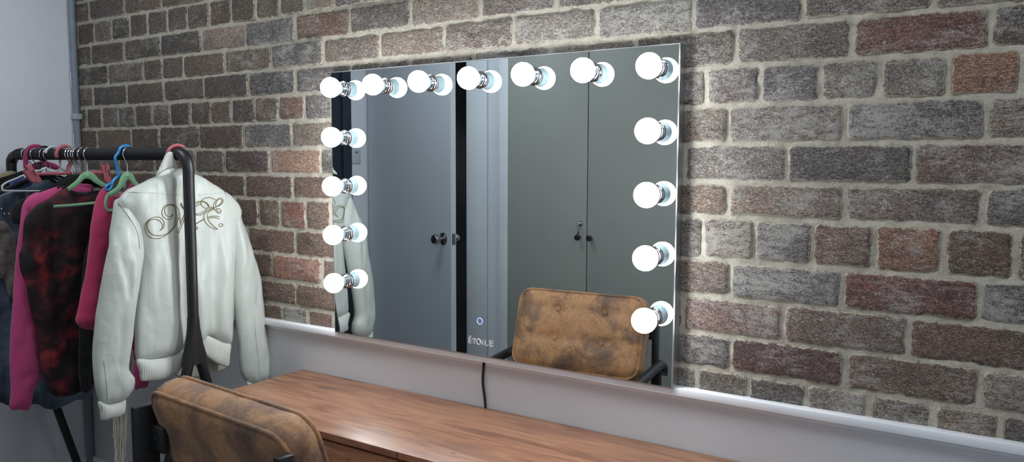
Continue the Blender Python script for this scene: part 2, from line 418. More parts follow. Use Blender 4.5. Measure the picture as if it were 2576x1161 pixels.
for z0, z1, full in rows:
    for xa, xb in zip(full, full[1:]):
        if xb-xa < .03: continue
        xa += random.uniform(.003, .0055); xb -= random.uniform(.003, .0055); a0 = z0+.0042+random.uniform(-.0015, .002); a1 = z1-.0042+random.uniform(-.002, .0015)
        cx, cz = (xa+xb)/2, (z0+z1)/2
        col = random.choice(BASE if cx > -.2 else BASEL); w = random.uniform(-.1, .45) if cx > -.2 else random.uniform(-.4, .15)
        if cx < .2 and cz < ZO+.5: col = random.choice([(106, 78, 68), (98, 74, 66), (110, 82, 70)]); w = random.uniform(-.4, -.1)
        j = random.uniform(.9, 1.1); col = tuple(c*j for c in col)
        for P, c, ww in ovw:
            if xa < P[0] < xb and z0 < P[2] < z1: col, w = c, ww
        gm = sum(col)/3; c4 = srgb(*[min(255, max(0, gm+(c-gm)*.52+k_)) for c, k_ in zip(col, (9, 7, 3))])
        yo = random.uniform(-.0025, .0015); rc = .006
        out = resample([(xa+rc, a0), (xb-rc, a0), (xb, a0+rc), (xb, a1-rc), (xb-rc, a1), (xa+rc, a1), (xa, a1-rc), (xa, a0+rc)], .009)
        c0 = Vector((cx, cz)); rings = []
        for inset, y, e, amp in ((0., .012, 1., 1.), (.0005, -.001, 1., 1.), (.003, -.0045, 1., 1.), (.010, -.0052, 0., .3)):
            rg = []
            for (px_, pz_) in out:
                nx = noise.noise(Vector((px_*70, pz_*70, 3)))*.0034*amp + noise.noise(Vector((px_*18, pz_*18, 8)))*.0020
                hx = (xb-xa)/2; hz = (a1-a0)/2
                qx = cx+(px_-cx)*(1-(inset+nx)/hx); qz = cz+(pz_-cz)*(1-(inset+nx)/hz)
                yy = y+yo + (noise.noise(Vector((px_*40, 2, pz_*40)))*.0018 if y < 0 else 0)
                v = bm.verts.new((qx, yy, qz)); v[lt] = c4; v[le] = e; v[lw] = w; rg.append(v)
            rings.append(rg)
        n = len(out)
        for A, Bq in zip(rings, rings[1:]):
            for k in range(n): bm.faces.new((A[k], A[(k+1) % n], Bq[(k+1) % n], Bq[k]))
        bm.faces.new(rings[-1])
for f in bm.faces: f.material_index = 0
# mortar bed
nx, nz = 330, 130; x0, x1, z0, z1 = XL-.02, XR, ZO-.03, ZC+.02; grid = []
for jz in range(nz+1):
    r_ = []
    for ix in range(nx+1):
        X = x0+(x1-x0)*ix/nx; Z = z0+(z1-z0)*jz/nz
        v = bm.verts.new((X, -.0012 + noise.noise(Vector((X*30, 0, Z*30)))*.0032 + noise.noise(Vector((X*90, 4, Z*90)))*.0016, Z)); v[lt] = (.4, .4, .4, 1); r_.append(v)
    grid.append(r_)
for jz in range(nz):
    for ix in range(nx):
        f = bm.faces.new((grid[jz][ix], grid[jz][ix+1], grid[jz+1][ix+1], grid[jz+1][ix])); f.material_index = 1
box_v = box(bm, (XL-.02, .006, ZO-.03), (XR+.1, .12, ZC+.02))
for v in box_v:
    for f in v.link_faces: f.material_index = 1
wb = struct('wall_back', bm, M['brick']); wb.data.materials.append(M['mortar'])
for p in wb.data.polygons: p.use_smooth = True
wb.data.set_sharp_from_angle(angle=math.radians(50))
wb['label'] = 'exposed brick wall of mixed brown and grey bricks with cream mortar'
o = struct('wall_back_lower', B((XL-.02, -.008, 0), (XR+.1, .12, ZO-.03)), M['grey_wall']); o['label'] = 'painted pale grey lower wall under the brickwork'
bm = bmesh.new(); box(bm, (XL, -.032, ZO-.017), (XR, .004, ZO+.001), .0012)
box(bm, (XL, -.010, ZO-.031), (XR, .004, ZO-.0175))
o = struct('trim_1', bm, M['trim'], smooth=True); o['label'] = 'white ledge trim between brickwork and painted wall'
struct('wall_left', B((XL-.12, YB, 0), (XL, .12, ZC)), M['white_wall'])['label'] = 'smooth white side wall'
struct('wall_right', B((XR, YB, 0), (XR+.1, .12, ZC)), M['white_wall'])
struct('floor', B((XL-.12, YB-.1, -.05), (XR+.1, .12, 0)), M['floor'])
struct('ceiling', B((XL-.12, YB-.1, ZC), (XR+.1, .12, ZC+.05)), M['ceiling'])
struct('baseboard_back', B((XL, -.022, 0), (XR, -.008, ZO-.72), .003), M['trim'])
struct('baseboard_left', B((XL, -1.50, 0), (XL+.014, -.022, ZO-.72), .003), M['trim'])
# front wall with the doorway: y = -1.78
FY = -1.78; dx0, dx1, dh = -1.49, -.757, 2.06
bm = bmesh.new()
box(bm, (XL, FY-.1, dh), (dx1, FY, ZC)); box(bm, (dx1, FY-.1, 0), (.62, FY, ZC))
struct('wall_front', bm, M['jamb'])
struct('wall_front_return', B((.52, YB, 0), (.62, FY-.1, ZC)), M['white_wall'])
struct('wall_rear', B((XL-.12, YB-.1, 0), (XR+.1, YB, ZC)), M['white_wall'])
struct('wall_corridor', B((-.30, YB, 0), (-.20, FY-.1, ZC)), M['dark'])  # darkness beyond the door gap is put into this wall's colour
bm = bmesh.new(); box(bm, (-.757, FY, 0), (-.622, FY+.014, dh+.02), .002); box(bm, (-1.49, FY, dh-.01), (-.757, FY+.014, dh+.08), .002)
struct('trim_2', bm, M['jamb'], smooth=True)['label'] = 'wide pale door frame board'
# door ajar
D = Matrix.Translation((-1.487, FY+.003, 0)) @ Matrix.Rotation(math.radians(11.6), 4, 'Z')
dr = struct('door_1', B((0, -.035, .008), (.745, 0, 2.035), .001, D), M['door']); dr['label'] = 'blue-grey flush door standing ajar'
zk = ZO+.118
dr2 = struct('door_edge', B((.7452, -.0345, .01), (.7462, -.0005, 2.03), 0, D), M['jamb'], dr)  # paler strip: light falling on the leaf's edge is put into its colour
for s, nm in ((1, 'inner'), (-1, 'outer')):
    off = 0 if s > 0 else -.035
    bm = bmesh.new()
    lathe(bm, [(0, 0), (0, .033), (.004, .033), (.009, .022), (.012, .011), (.032, .011), (.036, .018), (.046, .027), (.058, .028), (.068, .022), (.070, .0)],
          D @ Vector((.682, off, zk)), D.to_3x3() @ Vector((0, s, 0)))
    link('door_handle', bm, M['darkchrome'], dr)
link('latch_plate', B((.746, -.030, zk-.03), (.7475, -.006, zk+.03), 0, D), M['darkchrome'], dr)
# tall dark frame on the side wall
bm = bmesh.new(); box(bm, (XL, -1.626, 0), (XL+.03, -1.56, 2.08), .003); box(bm, (XL, -.86, 0), (XL+.03, -.79, 2.08), .003); box(bm, (XL, -1.56, 2.01), (XL+.03, -.86, 2.08), .003)
d2 = struct('door_2', bm, M['dark'], smooth=True); d2['label'] = 'dark framed door on the side wall'
struct('door_panel', B((XL, -1.56, .01), (XL+.015, -.86, 2.01), .002), M['dark'], d2)

# conduit
cp = thing('conduit_pipe', (-1.483, -.017, 0), 'grey conduit pipe running up the corner beside the brickwork', 'pipe')
link('pipe', T([(-1.483, -.017, ZO-.42), (-1.483, -.017, ZC)], .0135, seg=20), M['pipe'], cp)
bm = bmesh.new(); pts = []; rr = []
z = ZO-.42; k = 0
while z > ZO-.86: pts.append((-1.481, -.026, z)); rr.append(.0125 if k % 2 else .0155); z -= .0035; k += 1
tube(bm, pts, rr, seg=18); bmesh.ops.recalc_face_normals(bm, faces=bm.faces)
link('flexible_hose', bm, M['pipe'], cp)
cz = on(195, 293, 1, -.017)[2]
bm = bmesh.new(); box(bm, (-1.499, -.034, cz-.012), (-1.462, -.004, cz+.012), .004); link('clamp', bm, M['clear'], cp)
link('joint_collar', L([(0, .0135), (0, .018), (.045, .018), (.045, .0135)], (-1.483, -.017, ZO-.43), (0, 0, 1)), M['pipe'], cp)
for a, b in ((189, 200), (196, 355)):
    p = on(a, b, 1, -.03); bm = bmesh.new(); box(bm, (-1.4905, -.0325, p[2]-.03), (-1.485, -.0285, p[2]+.03), .0018)
    link('paint_smudge', bm, M['whitep'], cp)

# light switch by the door (seen in the mirror)
sw = thing('light_switch', (XL, -1.69, ZO+.56), 'pale switch plate beside the ajar door, seen in the mirror', 'switch')
s0 = refl(895, 385, 0, XL)
link('plate', B((XL, s0[1]-.036, s0[2]-.058), (XL+.008, s0[1]+.036, s0[2]+.058), .002), M['whitep'], sw)
for q in (.03, .0): link('rocker', B((XL+.007, s0[1]-.012, s0[2]+q), (XL+.012, s0[1]+.012, s0[2]+q+.012), .001), M['pipe'], sw)

# cabinet seen in the mirror
cb = thing('storage_cabinet', (.016, -1.74, 0), 'tall grey-green two-door cabinet, seen in the mirror', 'cabinet')
CY = -1.70
bm = bmesh.new(); box(bm, (-.500, FY+.001, 0), (-.445, CY-.001, 2.12), .001)
link('end_panel', bm, M['jamb'], cb)
bm = bmesh.new(); box(bm, (-.444, FY+.001, .0), (.50, CY-.022, 2.12)); link('carcass', bm, M['rubber'], cb)
for s, (xa, xb) in enumerate(((-.444, .0135), (.0185, .50))):
    dd = link('door', B((xa, CY-.020, .06), (xb, CY, 2.12), .0012), M['cab'], cb)
    kx = -.010 if s == 0 else .050
    kx = float(refl(1458, 596, 1, CY)[0]) if s == 0 else float(refl(1487, 597, 1, CY)[0])
    kz = float(refl(1458, 596, 1, CY)[2])
    link('knob', L([(0, 0), (0, .008), (.012, .008), (.016, .013), (.026, .014), (.029, .011), (.03, 0)], (kx, CY, kz), (0, 1, 0)), M['black'], dd)
    if s == 0:
        lz = float(refl(1461, 562, 1, CY)[2])
        link('lock', L([(0, 0), (0, .014), (.006, .014), (.008, .009), (.016, .009), (.017, 0)], (kx+.004, CY, lz), (0, 1, 0)), M['darkchrome'], dd)
        bm = bmesh.new(); box(bm, (kx+.002, CY+.012, lz-.012), (kx+.006, CY+.030, lz+.010), .001)
        box(bm, (kx, CY+.016, lz-.05), (kx+.007, CY+.020, lz-.012), .001); link('key', bm, M['chrome'], dd)
        bm = bmesh.new(); tube(bm, [(kx+.004, CY+.018, lz-.04), (kx-.003, CY+.018, lz-.06), (kx+.008, CY+.018, lz-.075)], .003, seg=8, n=4); link('key_tag', bm, M['black'], dd)

# ceiling panels: the room's lamps, plus a rear one added as fill light
for lx, ly, lbl in ((-.55, -.95, 'square ceiling light panel above the garment rack'), (1.5, -1.05, 'square ceiling light panel above the desk end'), (1.6, -2.6, 'unseen square light panel added at the rear of the room as fill light')):
    cl = thing('ceiling_light', (lx, ly, ZC-.03), lbl, 'lamp')
    bm = bmesh.new()
    for a, b in (((-.30, -.30), (.30, -.27)), ((-.30, .27), (.30, .30)), ((-.30, -.27), (-.27, .27)), ((.27, -.27), (.30, .27))):
        box(bm, (lx+a[0], ly+a[1], ZC-.03), (lx+b[0], ly+b[1], ZC))
    link('frame', bm, M['whitep'], cl)
    link('diffuser', B((lx-.27, ly-.27, ZC-.022), (lx+.27, ly+.27, ZC-.008)), M['panel'], cl)

# ================================================================ VANITY MIRROR
W, H = 1.10955, .8
vm = thing('vanity_mirror', (W/2, MY, ZO), 'wide wall mirror framed by fifteen lit round bulbs above the desk', 'mirror')
bm = bmesh.new()
e = .0008
for a, b in (((0, 0), (W, .004)), ((0, H-.004), (W, H)), ((0, .004), (.004, H-.004)), ((W-.004, .004), (W, H-.004))):
    box(bm, (a[0], MY, ZO+a[1]), (b[0], MY+.030, ZO+b[1]))
box(bm, (.004, MY+.006, ZO+.004), (W-.004, MY+.030, ZO+H-.004))
link('frame', bm, M['alu'], vm, False)
bm = bmesh.new(); box(bm, (.0025, MY-.0012, ZO+.0025), (W-.0025, MY+.003, ZO+H-.0025), .0011, seg=1)
link('mirror_glass', bm, M['mirror'], vm, False)
ix, iz, kk = .05326, .05329, .83708
cent = [(ix+(W-2*ix)*i/6, H-iz) for i in range(7)]
for s in (ix, W-ix): cent += [(s, H-iz-(H-2*iz)*(i+1)/4*kk) for i in range(4)]
GF = MY-.0012
sock = neck = bulb = None
for cx, cz in cent:
    c = Vector((cx, GF, ZO+cz))
    if sock is None:
        A = Vector((0, 0, 0))
        sock = link('lamp_socket', L([(0, .0), (0, .0225), (.002, .0235), (.005, .0225), (.0055, .0212), (.009, .0218), (.012, .0210), (.0125, .0195), (.017, .0185), (.018, .0160), (.018, 0)], A, (0, -1, 0), 40), M['darkchrome'], vm)
        bulb = link('light_bulb', L([(.0285+ .0295*(1-math.cos(t)) - .0065, .0295*math.sin(t)) for t in [math.radians(a) for a in range(56, 181, 6)]][:-1] + [(.081, 0)], A, (0, -1, 0), 40), M['bulb'], vm)
        neck = link('bulb_neck', L([(.0165, .0), (.0165, .0150), (.020, .0165), (.025, .0195), (.030, .0225), (.035, .0246)], A, (0, -1, 0), 40), M['bulbneck'], bulb)
        S, Bu, N = sock, bulb, neck
    else:
        S, Bu, N = sock.copy(), bulb.copy(), neck.copy()
        for q in (S, Bu, N): COL.objects.link(q)
        N.parent = Bu
    S.location = c; Bu.location = c
bm = bmesh.new(); p = on(1207, 807, 1, GF)
tube(bm, [(p[0]+.0085*math.cos(t), GF-.0004, p[2]+.0085*math.sin(t)) for t in [2*math.pi*k/32 for k in range(32)]], .0009, seg=6, closed=True)
link('touch_button', bm, M['ring'], vm)
# lettering on the glass
p0 = on(1178, 862, 1, GF); x0, z0 = p0[0], p0[2]; LH = .0165; LW = (on(1242, 871, 1, GF)[0]-x0)
bm = bmesh.new(); INL = []
def inl(*a): INL.append(a)
def bar(b_, ax, az, bx, bz, y=.0006): box(b_, (x0+ax*LW, GF-y, z0+az*LH), (x0+bx*LW, GF, z0+bz*LH))
def E_(o, w, acc=False):
    bar(bm, o, 0, o+.055, 1); inl(o+.022, .1, o+.033, .9)
    for zz in (0, .43, .86): bar(bm, o+.05, zz, o+w*(.85 if zz == .43 else 1), zz+.14)
    bar(bm, o+w-.02, 0, o+w, .3); bar(bm, o+w-.02, .7, o+w, 1)
    if acc:
        box(bm, (x0+(o+.05)*LW, GF-.0006, z0+1.12*LH), (x0+(o+.11)*LW, GF, z0+1.28*LH), 0)
E_(0, .13, True)
bar(bm, .165, .86, .315, 1); bar(bm, .165, .66, .18, 1); bar(bm, .30, .66, .315, 1); bar(bm, .21, 0, .265, .9); inl(.232, .08, .243, .9); bar(bm, .195, 0, .28, .12)
pts = [(x0+(.41+.075*math.cos(t))*LW, GF-.0003, z0+(.5+.46*math.sin(t))*LH) for t in [2*math.pi*k/28 for k in range(28)]]
tube(bm, pts, .0013, seg=6, closed=True)
bar(bm, .515, 0, .575, 1); inl(.54, .1, .55, .9); bar(bm, .50, 0, .59, .12); bar(bm, .50, .88, .59, 1)
bar(bm, .635, 0, .69, 1); inl(.658, .1, .668, .9); bar(bm, .62, 0, .79, .14); bar(bm, .62, .88, .705, 1); bar(bm, .77, 0, .79, .35)
E_(.83, .16)
lo = link('brand_lettering', bm, M['letter'], vm, False); 
for a_ in INL:
    b2 = bmesh.new(); bar(b2, *a_, .0009); link('letter_inline', b2, M['letterline'], lo, False)
bm = bmesh.new(); c0 = on(1218, 903, 1, -.012); c1 = on(1222, 1021, 1, -.012)
tube(bm, [(c0[0], -.013, ZO+.01), (c0[0], -.014, c0[2]-.01), (c0[0]-.003, -.014, (c0[2]+c1[2])/2), (c1[0], -.014, c1[2]), (c1[0]+.004, -.020, c1[2]-.12), (c1[0]+.05, -.05, .15)], .0036, seg=10, n=8)
link('power_cord', bm, M['rubber'], vm)

# ================================================================ DESK
DZ = ZO-.151; dl, dr_, dfy, dby = -.185, 1.46, -.398, -.0095
dk = thing('desk', ((dl+dr_)/2, -.2, 0), 'long brown wooden desk under the mirror', 'desk')
link('desk_top', B((dl, dfy, DZ-.018), (dr_, dby, DZ), .0025), M['wood'], dk)
sx = on(998, 1134, 1, dfy)[0]
bm = bmesh.new(); box(bm, (dl+.02, dfy+.012, DZ-.14), (dr_-.02, dby-.01, DZ-.0185), .002); link('apron', bm, M['wood'], dk)
ed = [dl+.03, .02, sx, 1.0, dr_-.03]
for a, b in zip(ed, ed[1:]):
    d_ = link('drawer', B((a+.003, dfy+.004, DZ-.132), (b-.003, dfy+.014, DZ-.024), .002), M['wood'], dk)
    link('knob', L([(0, 0), (0, .006), (.01, .006), (.014, .011), (.022, .010), (.024, 0)], ((a+b)/2, dfy+.004, DZ-.08), (0, -1, 0), 20), M['darkchrome'], d_)
for a in (dl+.02, dr_-.065):
    for b in (dfy+.014, dby-.055): link('leg', B((a, b, 0), (a+.045, b+.045, DZ-.14), .003), M['wood'], dk)
link('edge_joint', B((sx-.0008, dfy-.0006, DZ-.018), (sx+.0008, dfy+.004, DZ-.001)), M['rubber'], dk)

# ================================================================ CHAIR
CM = Matrix.Translation((.4805, -.79, 0)) @ Matrix.Rotation(math.radians(-5.1), 4, 'Z')
ch = thing('armchair', (.478, -.60, 0), 'tan distressed suede armchair with buttoned back and black metal arms, pulled up to the desk', 'chair')
def rrect(hw, lo, hi, r, n=6):
    pts = []
    for cx, cz, a0 in ((hw-r, hi-r, 0), (-hw+r, hi-r, 90), (-hw+r, lo+r, 180), (hw-r, lo+r, 270)):
        for k in range(n+1): t = math.radians(a0+90*k/n); pts.append((cx+r*math.cos(t), cz+r*math.sin(t)))
    return pts
zb, zt = ZO-.212, ZO+.0686; hw = .239; TH = .068
CB = Matrix.Translation((.4805, -.7709, ZO+.0686)) @ Matrix.Rotation(math.radians(-5.1), 4, 'Z') @ Matrix.Rotation(.3, 4, 'X') @ Matrix.Translation((0, -TH/2, -zt))
tufts = [(-.080, ZO+.004), (.098, ZO+.004), (-.080, ZO-.100), (.098, ZO-.100)]
def crown_top(a): return .004*math.cos(a/hw*1.4)
bm = bmesh.new()
base = resample(rrect(hw, zb, zt, .045), .012)
def lay(inset):
    cxm, czm = 0, (zb+zt)/2
    return [(a*(1-inset/hw), czm+(b-czm)*(1-inset/((zt-zb)/2))) for a, b in base]
P, F, dd = mesh2d(lay(.004), .011)
nb = len(base)
def front(a, b, d):
    v = .020*math.sqrt(max(0, 1-(1-min(d/.09, 1))**2))
    for tx, tz in tufts:
        r2 = ((a-tx)**2+(b-tz)**2); v -= .010*math.exp(-r2/(.016**2)) + .006*math.exp(-r2/(.05**2))
    for tz in (ZO+.004, ZO-.100): v -= .004*math.exp(-((b-tz)/.014)**2)*min(1, d/.05)
    for tx in (-.080, .098): v -= .003*math.exp(-((a-tx)/.016)**2)*min(1, d/.05)
    v += .0022*fbm(a*18, b*18, 1.)*min(1, d/.02)
    if d < .035: v += .0016*math.sin(b*420)*(1-d/.035)*(1 if abs(a) > hw-.05 else 0)
    return v
def back(a, b, d): return .012*math.sqrt(max(0, 1-(1-min(d/.06, 1))**2)) + .0025*fbm(a*9, b*9, 5.)*min(1, d/.02)
for sgn, y0, fn in ((1, TH/2, front), (-1, -TH/2, back)):
    vs = [bm.verts.new(CB @ Vector((a, y0+sgn*fn(a, b, d), b))) for (a, b), d in zip(P, dd)]
    for f in F: bm.faces.new([vs[i] for i in f][::sgn])
rings = []
for y, ins in ((-TH/2, .004), (-TH/2+.006, .0), (-.02, -.004), (0, -.006), (.02, -.004), (TH/2-.006, 0), (TH/2, .004)):
    rings.append([bm.verts.new(CB @ Vector((a, y, b + .0015*fbm(a*30, y*30, b*10)))) for a, b in lay(ins)])
for A, Bq in zip(rings, rings[1:]):
    for k in range(nb): bm.faces.new((A[k], A[(k+1) % nb], Bq[(k+1) % nb], Bq[k]))
bmesh.ops.remove_doubles(bm, verts=bm.verts, dist=.0012); bmesh.ops.recalc_face_normals(bm, faces=bm.faces)
bc = link('back_cushion', bm, M['suede'], ch)
bc.data.set_sharp_from_angle(angle=math.radians(70))
for y in (TH/2-.001, -TH/2+.001):
    bm = bmesh.new(); tube(bm, [CB @ Vector((a, y, b)) for a, b in lay(.001)], .0042, seg=8, closed=True); bmesh.ops.recalc_face_normals(bm, faces=bm.faces)
    link('piping', bm, M['suede'], bc)
for tx, tz in tufts:
    c = CB @ Vector((tx, TH/2+front(tx, tz, .1)+.001, tz))
    link('button', L([(0, 0), (0, .0115), (.004, .0120), (.008, .009), (.0095, 0)], c, CB.to_3x3() @ Vector((0, 1, 0)), 20), M['suede'], bc)
# seat
bm = bmesh.new(); box(bm, (-.235, .03, ZO-.46), (.235, .50, ZO-.36), .03, CM, seg=4)
link('seat_cushion', bm, M['suede'], ch)
link('seat_frame', B((-.23, .03, ZO-.485), (.23, .49, ZO-.46), .004, CM), M['black'], ch)
for s in (-1, 1):
    xo = s*(.254 if s < 0 else .250)
    bm = bmesh.new(); box(bm, (xo-.010, -.072, ZO-.47), (xo+.010, -.020 if s < 0 else -.040, ZO+(.012 if s < 0 else .024)), .003, CM); link('back_post', bm, M['black'], ch)
    bm = bmesh.new(); box(bm, (xo-s*.062, -.042, ZO-.085), (xo, -.026, ZO-.030), .003, CM)
    lathe(bm, [(0, 0), (0, .006), (.003, .006), (.004, 0)], CM @ Vector((xo-s*.035, -.042, ZO-.058)), CM.to_3x3() @ Vector((0, -1, 0)), 12)
    link('bracket', bm, M['black'], ch)
    xa = s*(.288 if s < 0 else .270)
    pth = [(xa, -.085, ZO-.222), (xa, -.090, ZO-.196), (xa, -.066, ZO-.178), (xa, -.02, ZO-.176), (xa, .16, ZO-.183), (xa, .30, ZO-.19), (xa, .345, ZO-.21), (xa, .355, ZO-.26), (xa, .355, ZO-.47)]
    bm = bmesh.new(); tube(bm, [CM @ Vector(q) for q in pth], .0165, seg=14, n=5); bmesh.ops.recalc_face_normals(bm, faces=bm.faces)
    arm = link('armrest', bm, M['black'], ch)
    bm = bmesh.new(); tube(bm, [CM @ Vector((xa, -.03, ZO-.18)), CM @ Vector((xa, -.03, ZO-.47))], .011, seg=12)
    link('arm_support', bm, M['black'], ch); bm = bmesh.new(); tube(bm, [CM @ Vector((xa, -.03, ZO-.47)), CM @ Vector((xo, -.03, ZO-.47))], .011, seg=12); link('arm_brace', bm, M['black'], ch); bm = bmesh.new(); tube(bm, [CM @ Vector((xa, .355, ZO-.47)), CM @ Vector((s*.22, .355, ZO-.47))], .011, seg=12)
    link('arm_brace', bm, M['black'], ch)
    for yy, yf in ((-.03, -.08), (.42, .46)):
        bm = bmesh.new(); tube(bm, [CM @ Vector((s*.20, yy, ZO-.48)), CM @ Vector((s*.245, yf, .0))], .014, seg=12); link('leg', bm, M['black'], ch)

# ================================================================ GARMENT RACK
RX, RY, RZ, LX = -.310, -.321, ZO+.5515, -1.380
gr = thing('garment_rack', ((RX+LX)/2, RY, 0), 'black tubular garment rack full of clothes beside the desk', 'rack')
rp = .012
bm = bmesh.new()
tube(bm, [(LX+.05, RY, RZ), (-.9, RY, RZ), (RX-.055, RY, RZ)], .0195, seg=20)
link('rail', bm, M['blackfoam'], gr)
bm = bmesh.new()
tube(bm, [(RX-.06, RY, RZ), (RX-.05, RY, RZ), (RX-.026, RY, RZ-.004), (RX-.008, RY, RZ-.020), (RX, RY, RZ-.046), (RX, RY, RZ-.09), (RX, RY, RZ-.3), (RX, RY, ZO+.02)],
     [.0195, .0193, .0185, .0178, .017, .0165, .016, .016], seg=20, n=6)
link('post', bm, M['black'], gr)
bm = bmesh.new()
tube(bm, [(LX+.06, RY, RZ), (LX+.05, RY, RZ), (LX+.02, RY, RZ-.006), (LX+.004, RY, RZ-.022), (LX, RY, RZ-.05), (LX, RY, RZ-.3), (LX, RY, ZO+.02)], .017, seg=20, n=6)
link('post', bm, M['black'], gr)
def splay(x, s):
    bm = bmesh.new(); zz = [ZO+.045, ZO+.0, ZO-.05, ZO-.10, ZO-.16, ZO-.30, .012]
    pts = [(x, RY+s*o, z_) for o, z_ in zip((.002, .006, .014, .027, .042, .080, .238), zz)]
    tube(bm, pts, [.0155, .0165, .0165, .016, .0155, .0150, .0145], seg=16, n=5); bmesh.ops.recalc_face_normals(bm, faces=bm.faces)
    return bm
for x_ in (RX, LX):
    bm = bmesh.new(); tube(bm, [(x_, RY, ZO+z_) for z_ in (.062, .03, 0, -.03, -.06, -.084)], [1., 1.18, 1.5, 1.9, 2.4, 2.75], seg=20, n=4, flat=(.0168, .0168, (1, 0, 0)))
    link('leg_yoke', bm, M['black'], gr)
    for s in (-1, 1):
        l_ = link('leg', splay(x_, s), M['black'], gr)
        link('foot_cap', L([(0, 0), (0, .018), (.02, .0165), (.02, 0)], (x_, RY+s*.238, 0), (0, 0, 1), 16), M['rubber'], l_)

# ---------------------------------------------------------------- hangers
def hook(x, r=.0018, mat='chrome', drop=.0, dz=0, top=.0205):
    """wire hook over the rail in the plane x; neck ends at z = RZ-.045-drop"""
    R_ = top+r
    pts = [(x, RY, RZ-.052-drop), (x, RY-.002, RZ-.040)]
    for a in range(218, -25, -22):
        t = math.radians(a); pts.append((x, RY-R_*-1*math.cos(t)*1.0, RZ+R_*math.sin(t)+dz))
    return T(pts, r, seg=8, n=4)
def P3(px, x): return [tuple(on(a, b, 0, x)) for a, b in px]
def neck_to(x, a, b):
    p = on(a, b, 0, x); return RZ-.052-p[2]
def hanger(name, x, label, paths, hk, mats, group=None):
    t = thing(name, (x, RY, RZ-.06), label, 'hanger', group)
    for nm, px, r, m, closed, flat in paths:
        bm = bmesh.new(); tube(bm, P3(px, x), r, seg=10, n=5, closed=closed, flat=flat); bmesh.ops.recalc_face_normals(bm, faces=bm.faces)
        link(nm, bm, M[m], t)
    if hk: link('hook', hk, M[mats], t)
    return t
# black wire-hook hanger at the far end, with the khaki garment
xa = -1.305
h = thing('coat_hanger', (xa, RY, RZ-.06), 'black hanger with thin dark hook at the far end of the rail', 'hanger')
link('hook', T(P3([(41, 431), (41, 415), (44, 404), (51, 396), (56, 388)], xa) + [(xa, RY+.01, RZ+.022), (xa, RY-.02, RZ+.016)], .0018, seg=8, n=4), M['black'], h)
link('arm', T(P3([(-20, 459), (0, 452), (30, 443), (59, 433), (70, 430), (90, 440), (120, 458)], xa), .007, seg=10, n=4), M['velvet'], h)
g = tag(cloth('khaki_coat', [(-60, 480), (-40, 455), (0, 437), (18, 430), (38, 431), (44, 442), (60, 470), (50, 520), (0, 540), (-60, 560)], -1.345, .018, M['khaki'], fold=.006), 'khaki garment shoulder at the far end of the rack', 'garment')
# magenta padded hanger
xm = -1.225
t = thing('padded_hanger', (xm, RY, RZ-.06), 'magenta padded hanger with a fat fabric-covered hook over the rail', 'hanger')
link('hook', T(P3([(66, 424), (65, 415), (65, 400), (67, 384), (74, 373), (84, 368.5), (98, 369), (106, 375)], xm+.0), .0085, seg=14, n=5), M['magenta'], t)
link('arm', T(P3([(66, 424), (80, 421), (100, 414), (115, 413), (135, 418), (147, 424)], xm), [.007, .011, .012, .012, .011, .008], seg=14, n=5), M['magenta'], t)
# black plastic hanger with thick hook
xb = -1.135
t = thing('coat_hanger', (xb, RY, RZ-.06), 'black plastic hanger with thick flat hook beside the magenta padded one', 'hanger')
link('hook', T(P3([(100, 440), (99.5, 425), (99.5, 408)], xb), .0058, seg=10, n=4), M['black'], t)
link('hook_tip', T([(xb, RY+.0, RZ-.02), (xb, RY-.018, RZ-.016), (xb, RY-.0255, RZ), (xb, RY-.018, RZ+.0185), (xb, RY, RZ+.0265), (xb, RY+.018, RZ+.0185), (xb, RY+.026, RZ)], .005, seg=10, n=5), M['black'], t)
link('arm', T(P3([(40, 470), (70, 455), (100, 440), (130, 452), (160, 470)], xb), .006, seg=10, n=4), M['velvet'], t)
# denim jacket
dj = thing('denim_jacket', (-1.195, -.42, ZO-.15), 'dark washed denim jacket with studs and fur panel, behind the pink sleeve', 'jacket')
cloth('jacket_body', [(-70, 500), (-40, 478), (0, 478), (30, 470), (70, 458), (110, 452), (150, 462), (190, 480), (232, 560), (240, 800), (235, 985), (190, 1005), (140, 1028), (112, 1026), (95, 1016), (60, 1018), (30, 1020), (18, 1018), (0, 1011), (-60, 1000)], -1.185, .022, M['denim'], dj, fold=.012, ff=(14, 2.5))
cloth('fur_panel', [(-60, 560), (0, 555), (24, 572), (40, 610), (48, 680), (40, 740), (20, 745), (5, 700), (-60, 720)], -1.150, .014, M['fur'], dj, fold=.008, wr=.008, wf=60)
cloth('inner_lining', [(28, 456), (45, 446), (70, 446), (84, 456), (70, 470), (40, 476), (24, 474)], -1.150, .008, M['navy'], dj, R=.02)
pj = [(5, 535), (11, 524), (17, 539), (5, 548), (22, 538), (9, 623), (25, 626), (3, 637), (31, 654), (14, 628)]
for a, b in [(4, 525), (11, 537), (22, 537), (12, 623), (26, 627), (3, 637), (31, 654)]:
    q = on(a, b, 0, -1.145); bm = bmesh.new(); bmesh.ops.create_uvsphere(bm, u_segments=10, v_segments=6, radius=.0035, matrix=Matrix.Translation([float(c) for c in q])); link('metal_stud', bm, M['chrome'], dj)
bm = bmesh.new()
for dx_ in (0, 5):
    tube(bm, P3([(64+dx_, 462), (65+dx_, 480), (66+dx_, 500)], -1.148), .0009, seg=6, n=4)
tube(bm, P3([(0, 494), (12, 488), (35, 482), (52, 481)], -1.148), .0009, seg=6, n=4)
link('stitching', bm, M['whitep'], dj)
